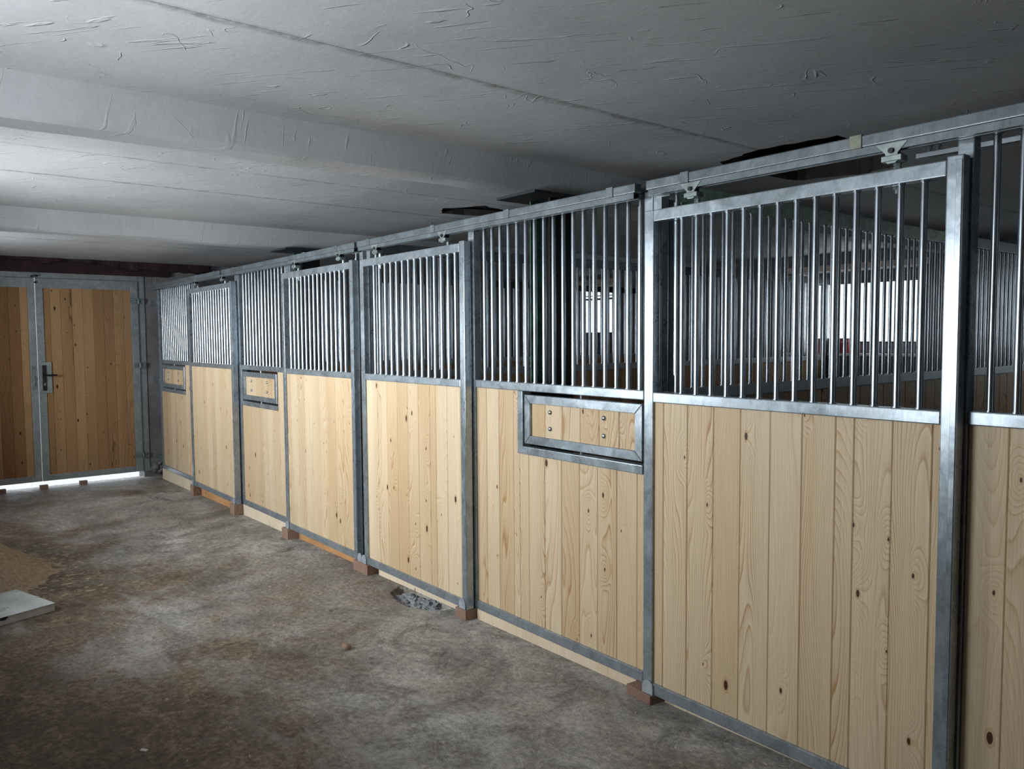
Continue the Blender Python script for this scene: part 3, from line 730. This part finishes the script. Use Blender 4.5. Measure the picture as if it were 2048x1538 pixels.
def guide(x, label, n=1):
    t = thing('door_guide', (x, -0.06, 0.0445), label, 'door guide', 'floor guides of the sliding doors')
    for i in range(n):
        bm = bmesh.new(); w_ = 0.030; xc = (i-(n-1)/2)*0.064; pts = [(-w_, 0.0), (w_, 0.0), (w_, 0.034)]+[(w_*math.cos(a), 0.034+w_*math.sin(a)) for a in [math.pi*k/10 for k in range(1, 10)]]+[(-w_, 0.034)]
        lo = [bm.verts.new((xc+a, -0.006, b)) for a, b in pts]; hi = [bm.verts.new((xc+a, 0.0, b)) for a, b in pts]
        bm.faces.new(lo); bm.faces.new(hi[::-1]); m_ = len(pts)
        for k in range(m_): bm.faces.new((lo[k], lo[(k+1) % m_], hi[(k+1) % m_], hi[k]))
        add('tab', finish(bm), MGUIDE, t, (x, -0.063, 0.0445))
    member('base_plate', x-0.035*n, x+0.035*n, -0.069, -0.063+0.04, 0.0445, 0.0458, MZP, t, bev=0)
    return t
guide(-9.00, 'rounded floor guide at the left foot of the farthest door')
guide(-7.69, 'rounded floor guide at the right foot of the farthest door')
guide(-6.39, 'rounded floor guide at the left foot of the second door')
guide(-5.055, 'pair of rounded floor guides between the second and third doors', 2)
guide(-3.80, 'rounded floor guide at the right foot of the third door')
guide(-2.345, 'largest rounded floor guide, left foot of the nearest door')

# ------------------------------------------------------------------ partitions between the stalls
def partition(x, y0, y1, label, topmat, pitch=0.0765):
    t = thing('stall_partition', (x, (y0+y1)/2, fz(x)), label, 'partition', 'partitions running back from the stall fronts')
    xa, xb = x-0.022, x+0.022
    member('post_tube', xa, xb, y0, y0+0.045, fz(x), 2.26, MGT, t); member('post_tube', xa, xb, y1-0.045, y1, fz(x), 2.26, MGT, t)
    member('top_rail', xa-0.003, xb+0.003, y0, y1, 2.26, 2.335, topmat, t)
    member('middle_rail', xa, xb, y0+0.045, y1-0.045, 1.36, 1.415, MGATE, t)
    member('bottom_rail', xa, xb, y0+0.045, y1-0.045, 0.0, 0.06, MGT, t)
    planks(y0+0.045, y1-0.045, 0.06, 1.36, x+0.01, t, pitch=0.14, mat=MPART, axis='y')
    me = bar_mesh(2.26-1.415, 0.0105, 10, mat=MBAR)
    for yy in ar(y0+0.12, y1-0.12, pitch): add('bar', me, None, t, (x, yy, 1.415))
    return t
for x, nm in ((-2.356, 'right of the large feed hatch'), (-5.062, 'between second and third doors'), (-7.672, 'right of the farthest door')):
    gm = MGREENR if x > -3 else MGT
    partition(x, 0.055, 3.02, 'front-row stall partition starting '+nm, gm)
    partition(x, 3.10, 6.15, 'rear stall partition in line with the one '+nm, MDARK)

# steel columns under the beams
def column(x, y, label):
    t = thing('steel_column', (x, y, fz(x)), label, 'column', 'steel columns under the ceiling beams')
    z0 = fz(x)
    member('flange', x-0.09, x-0.078, y-0.09, y+0.09, z0, 2.44, MGREEN, t, bev=0.001); member('flange', x+0.078, x+0.09, y-0.09, y+0.09, z0, 2.44, MBLACK, t, bev=0.001)
    member('web', x-0.078, x+0.078, y-0.006, y+0.006, z0, 2.44, MBLACK, t, bev=0)  # web and right flange coloured black, standing in for the column's unlit side
    member('head_plate', x-0.17, x+0.17, y-0.27, y+0.20, 2.44, 2.455, MDARK, t, bev=0.001)
column(-3.47, 0.36, 'black and green steel column seen through the bars behind the large feed hatch')
column(-6.84, 0.36, 'steel column with a head plate behind the second sliding door')

# ------------------------------------------------------------------ the gate in the end wall
GX = X0+0.0
trim2 = struct(bpy.data.objects.new('trim_2', None)); COL.objects.link(trim2); trim2.location = (GX, -1.3, 0)
member('frame_post', GX-0.04, GX+0.012, -0.155, -0.075, -0.02, 2.455, MGATE, trim2)
member('frame_post', GX-0.04, GX+0.012, -2.62, -2.54, -0.02, 2.455, MGATE, trim2)
member('frame_head', GX-0.04, GX+0.012, -2.54, -0.155, 2.388, 2.455, MGATE, trim2)
struct(member('trim_3', X0-0.02, X0+0.05, -3.2, 0.22, 2.452, 2.60, MLINTEL, None))
bpy.data.objects['trim_3']['label'] = 'dark red rusty lintel over the gate'
# broken plaster lip under the ceiling above the lintel
bm = bmesh.new(); prev = None
for i in range(90):
    y = -3.2+3.9*i/89
    zl = 2.575-0.035*max(0, noise.noise(Vector((y*3, 0, 0))))-0.05*max(0.0, noise.noise(Vector((y*8, 3, 0))))-(0.05 if y > -0.4 else 0)
    xl = X0+0.10+0.05*noise.noise(Vector((y*5, 7, 0)))
    cur = [bm.verts.new(p) for p in ((X0+0.0, y, zl), (xl, y, zl+0.012), (xl+0.03, y, ZC+0.01))]
    if prev:
        for k in range(2): bm.faces.new((prev[k], prev[k+1], cur[k+1], cur[k]))
    prev = cur
struct(add('trim_4', finish(bm), MLINTEL))['label'] = 'ragged blackened plaster edge above the lintel'

def gate_leaf(name, ya, yb, label):
    t = struct(bpy.data.objects.new(name, None)); COL.objects.link(t); t.location = (GX+0.02, (ya+yb)/2, 0.0); t['label'] = label
    x0, x1 = GX-0.02, GX+0.03; s = 0.075
    right = yb > -0.5
    sl, sr_ = (0.075, 0.085) if right else (0.085, 0.075)
    member('stile', x0, x1, ya, ya+sl, -0.01, 2.386, MGATE, t); member('stile', x0, x1, yb-sr_, yb, -0.01, 2.386, MGATE, t)
    member('top_rail', x0, x1, ya+sl, yb-sr_, 2.272, 2.386, MGATE, t)
    member('bottom_rail', x0, x1, ya+sl, yb-sr_, -0.01, 0.062, MGATE, t)
    a, b = ya+sl, yb-sr_
    e = [a, -1.122, -1.012, -0.891, -0.778, -0.663, -0.547, -0.435, -0.321, b] if right else [a]+[-2.35+0.115*i for i in range(9)]+[b]
    planks(a, b, 0.062, 2.272, x1-0.012, t, mat=MPINE2, edges=e, axis='y', t=0.03)
    return t
# planks for axis 'y' have their thickness running to -x (rotated 90 degrees)
gr = gate_leaf('door_1', -1.268, -0.158, 'right leaf of the wooden double gate in the end wall')
gl = gate_leaf('door_2', -2.535, -1.2745, 'left leaf of the wooden double gate in the end wall')
member('lock_plate', GX+0.031, GX+0.036, -1.268, -1.135, 1.035, 1.40, MGATE, gr, bev=0.001)
esc = member('escutcheon', GX+0.037, GX+0.049, -1.232, -1.192, 1.065, 1.365, MBLACK, gr, bev=0.003, label='black handle plate')
bm = bmesh.new(); cyl(bm, (0, 0, 0), (0.05, 0, 0), 0.011, 12); cyl(bm, (0.045, -0.008, 0), (0.045, 0.125, 0), 0.0105, 12)
add('lever', finish(bm), MBLACK, esc, (GX+0.047, -1.212, 1.247), 'black lever handle')
bm = bmesh.new(); cyl(bm, (0, 0, 0), (0.006, 0, 0), 0.012, 12); cyl(bm, (0, 0, -0.014), (0.005, 0, -0.014), 0.007, 8); add('lock_cylinder', finish(bm), MZP, esc, (GX+0.048, -1.212, 1.145), 'silver lock cylinder')
for zz in (2.14, 1.34, 0.20):
    h = bpy.data.objects.new('hinge', None); COL.objects.link(h); h.parent = gr; h.location = Vector((GX+0.035, -0.19, zz))-Vector(gr.location)
    member('hinge_leaf', GX+0.031, GX+0.037, -0.25, -0.085, zz-0.035, zz+0.03, MZP, h, bev=0.001)
    bm = bmesh.new(); cyl(bm, (0, 0, -0.035), (0, 0, 0.03), 0.012, 12); cyl(bm, (0, -0.06, 0.0), (0, 0.03, 0), 0.008, 10); cyl(bm, (0, -0.04, -0.014), (0, -0.04, 0.014), 0.012, 6)
    add('hinge_pin', finish(bm), MZP, h, (GX+0.05, -0.155, zz))
member('latch_plate', GX+0.031, GX+0.036, -1.335, -1.300, 1.08, 1.36, MZP, gl, bev=0.001)
bm = bmesh.new(); cyl(bm, (0, 0, -0.06), (0, 0, 0.05), 0.010, 10); cyl(bm, (0, 0, 0.02), (0.03, 0, 0.02), 0.008, 8); add('latch_lever', finish(bm), MZP, gl, (GX+0.045, -1.318, 1.19))
for yy, zz in ((-1.30, 2.405), (-1.25, 2.41), (-1.265, 2.335)):
    bm = bmesh.new(); cyl(bm, (0, 0, 0), (0.02, 0, 0), 0.013, 10); add('top_bolt', finish(bm), MDARK, gl if yy < -1.28 else gr, (GX+0.03, yy, zz))
# wood chocks under the gate
for x, y, wd, lb in ((-10.70, -0.85, 0.085, 'small grey chock under the middle of the right gate leaf'), (-10.68, -1.27, 0.085, 'small brown chock under the meeting stiles of the gate'), (-10.68, -1.69, 0.08, 'small chock under the left gate leaf at the photo edge')):
    bm = bmesh.new(); bx(bm, -0.03, 0.03, -wd/2, wd/2, 0, 0.045, 0.002)
    o = add('wood_chock', finish(bm), MBLOCK, None, (x, y, fz(x))); o['label'] = lb; o['category'] = 'wood block'

# rough stones at the foot of the end wall
bm = bmesh.new()
for i in range(26):
    s = random.uniform(0.02, 0.06); vv = bmesh.ops.create_icosphere(bm, subdivisions=2, radius=s)['verts']; sd = random.random()*90
    off = Vector((X0+random.uniform(-0.01, 0.03), random.uniform(-0.07, 0.25), random.uniform(-0.08, 0.20)*random.random()))
    for v in vv: v.co = v.co*(1+0.6*noise.noise(v.co/s+Vector((sd, 0, 0))))+off
we = bpy.data.objects['wall_end']
add('loose_masonry', finish(bm), MSTONE, we, (0, 0, 0), None, 'stuff')

# ------------------------------------------------------------------ sawdust, cardboard box, litter
bm = bmesh.new(); n = 110; R_ = 0.86 ; C_ = Vector((-6.75, -2.42)); g2 = []
for i in range(n+1):
    row = []
    for j in range(n+1):
        x = -R_+2*R_*i/n; y = -R_+2*R_*j/n; r = math.hypot(x, y)
        h = 0.52*max(0, 1-r/0.66)**1.15 + 0.02*noise.noise(Vector((x*7, y*7, 2)))*(r < 0.7) + 0.012*noise.noise(Vector((x*22, y*22, 5))) + 0.004*noise.noise(Vector((x*60, y*60, 9)))
        h += 0.012*max(0, 1-r/0.84)-0.004
        row.append(bm.verts.new((x, y, h+0.011*x)))
    g2.append(row)
for i in range(n):
    for j in range(n): bm.faces.new((g2[i][j], g2[i+1][j], g2[i+1][j+1], g2[i][j+1]))
o = add('sawdust_pile', finish(bm, True), MDUST, None, (C_.x, C_.y, fz(C_.x))); o['label'] = 'heap of pale sawdust on the floor at the left edge'; o['category'] = 'sawdust'; o['kind'] = 'stuff'

ba = math.atan2(-0.31, -0.951)        # direction from the visible corner along the long edge
A = Vector((-5.583, -1.92, fz(-5.58)+0.002)); du = Vector((math.cos(ba), math.sin(ba), 0)); dv = Vector((-du.y, du.x, 0))
if dv.y > 0: dv = -dv
t = thing('cardboard_box', A+du*0.25+dv*0.25, 'flat white cardboard box lying on the floor beside the sawdust heap', 'box')
def bpt(u, v, z): return A+du*u+dv*v+Vector((0, 0, z))-Vector(t.location)
bm = bmesh.new(); H_ = 0.049
def quad_prism(bm, pts, z0, z1):
    lo = [bm.verts.new(bpt(a, b, z0)) for a, b in pts]; hi = [bm.verts.new(bpt(a, b, z1)) for a, b in pts]
    bm.faces.new(lo[::-1]); bm.faces.new(hi); k = len(pts)
    for i in range(k): bm.faces.new((lo[i], lo[(i+1) % k], hi[(i+1) % k], hi[i]))
quad_prism(bm, [(0.004, 0.004), (0.496, 0.004), (0.496, 0.496), (0.004, 0.496)], 0, H_-0.003)
me = finish(bm); add('tray', me, MCARD, t, t.location)
bm = bmesh.new(); quad_prism(bm, [(0, 0), (0.50, 0), (0.50, 0.5), (0, 0.5)], H_-0.0025, H_)
add('lid', finish(bm), MCARD, t, t.location)
bm = bmesh.new()   # black half-moon plug standing in for the dark inside of a finger cut-out
pts = [(-0.0006, 0.300+0.026*math.cos(a), H_-0.001+0.019*math.sin(a)) for a in [math.pi+math.pi*k/12 for k in range(13)]]
f = [bm.verts.new(bpt(p[0], p[1], p[2])) for p in pts]; f2 = [bm.verts.new(bpt(0.0038, p[1], p[2])) for p in pts]
bm.faces.new(f); bm.faces.new(f2[::-1])
for k in range(12): bm.faces.new((f[k], f[k+1], f2[k+1], f2[k]))
add('finger_hole', finish(bm), MBLACK, t, t.location)
MINK = simple('grey_ink', (0.03, 0.03, 0.035), 0.7)
def text_part(body, size, parent, u, v, z, rotz, name='lettering', side=False):
    cu = bpy.data.curves.new('txt', 'FONT'); cu.body = body; cu.size = size; cu.extrude = 0.0004; cu.align_x = 'LEFT'
    tmp = bpy.data.objects.new('tmp', cu); COL.objects.link(tmp)
    dg = bpy.context.evaluated_depsgraph_get(); me = bpy.data.meshes.new_from_object(tmp.evaluated_get(dg))
    bpy.data.objects.remove(tmp)
    me.materials.clear()
    p = A+du*u+dv*v+Vector((0, 0, z))
    return add(name, me, MINK, parent, p, rot=(math.radians(90), 0, rotz) if side else (0, 0, rotz))
ang_read = math.atan2(-dv.y, -dv.x)      # text reads from the hidden side towards the visible corner
bm = bmesh.new()      # row of linked rings
for k in range(4):
    c0 = (0.235, 0.375-0.036*k+0.06)
    ri, ro = 0.014, 0.018; m_ = 20; vi = []; vo = []
    for q in range(m_):
        a = 2*math.pi*q/m_; vi.append(bm.verts.new(bpt(c0[0]+ri*math.cos(a), c0[1]+ri*math.sin(a), H_+0.0005))); vo.append(bm.verts.new(bpt(c0[0]+ro*math.cos(a), c0[1]+ro*math.sin(a), H_+0.0005)))
    for q in range(m_): bm.faces.new((vi[q], vi[(q+1) % m_], vo[(q+1) % m_], vo[q]))
add('ring_print', finish(bm), MINK, t, t.location)
bm = bmesh.new()      # illegible small print: two dashed lines
for li, (u_, v0_, v1_) in enumerate(((0.155, 0.20, 0.47), (0.125, 0.23, 0.47))):
    v_ = v0_
    while v_ < v1_:
        l_ = random.uniform(0.006, 0.016); quad_prism(bm, [(u_, v_), (u_+0.007, v_), (u_+0.007, v_+l_), (u_, v_+l_)], H_, H_+0.0004); v_ += l_+random.uniform(0.003, 0.007)
add('small_print', finish(bm), MINK, t, t.location)
sidep = text_part('A', 0.030, t, -0.0008, 0.475, 0.010, ang_read, side=True)

def small(name, bm_me, mat, loc, label, cat, rot=None):
    o = add(name, bm_me, mat, None, loc, rot=rot); o['label'] = label; o['category'] = cat; return o
bm = bmesh.new(); vv = bmesh.ops.create_icosphere(bm, subdivisions=2, radius=0.022)['verts']
for v in vv: v.co = Vector((v.co.x*1.3, v.co.y, max(v.co.z, -0.012)*0.8))*(1+0.35*noise.noise(v.co*60)); v.co.z += 0.010
small('wood_offcut', finish(bm), MBLOCK, (-3.823, -0.812, fz(-3.8)), 'tan wood offcut alone in the middle of the floor', 'offcut')
bm = bmesh.new(); bx(bm, -0.016, 0.016, -0.008, 0.008, 0, 0.004, 0.001)
small('plaster_chip', finish(bm), simple('chip_white', (0.6, 0.57, 0.5), 0.7), (-3.376, -1.94, fz(-3.4)), 'pale chip on the dark brown floor near the bottom edge', 'chip', (0, 0, 0.6))
bm = bmesh.new()
rs = random.Random(3)
for i in range(90):
    x = rs.uniform(-3.9, -1.4); y = -0.02-abs(rs.gauss(0, 0.16))-0.03
    if i > 55: x = rs.uniform(-5.5, -2.5); y = rs.uniform(-1.9, -0.3)
    l_ = rs.uniform(0.004, 0.013); a = rs.uniform(0, 3.14)
    m4 = Matrix.Translation((x, y, fz(x)+0.0015)) @ Matrix.Rotation(a, 4, 'Z') @ Matrix.Diagonal((l_*2, 0.004, 0.002, 1))
    bmesh.ops.create_cube(bm, size=1.0, matrix=m4)
o = small('wood_shavings', finish(bm), simple('shavings', (0.62, 0.48, 0.32), 0.8), (0, 0, 0), 'scattered tiny wood shavings along the foot of the stall fronts', 'shavings'); o['kind'] = 'stuff'
bm = bmesh.new()
for i in range(16):
    x = -3.70+rs.gauss(0, 0.10); y = -1.62+rs.gauss(0, 0.05); a = rs.uniform(0, 3.14); l_ = rs.uniform(0.03, 0.07)
    p = Vector((x, y, fz(x)+0.003)); d = Vector((math.cos(a), math.sin(a), 0))*l_/2
    cyl(bm, p-d, p+d+Vector((0, 0, 0.003)), 0.0013, 5)
o = small('straw_wisps', finish(bm), simple('straw', (0.30, 0.24, 0.15), 0.8), (0, 0, 0), 'few straw stalks lying on the floor at the lower left', 'straw'); o['kind'] = 'stuff'

for o in bpy.data.objects:
    if 'org' in o: del o['org']
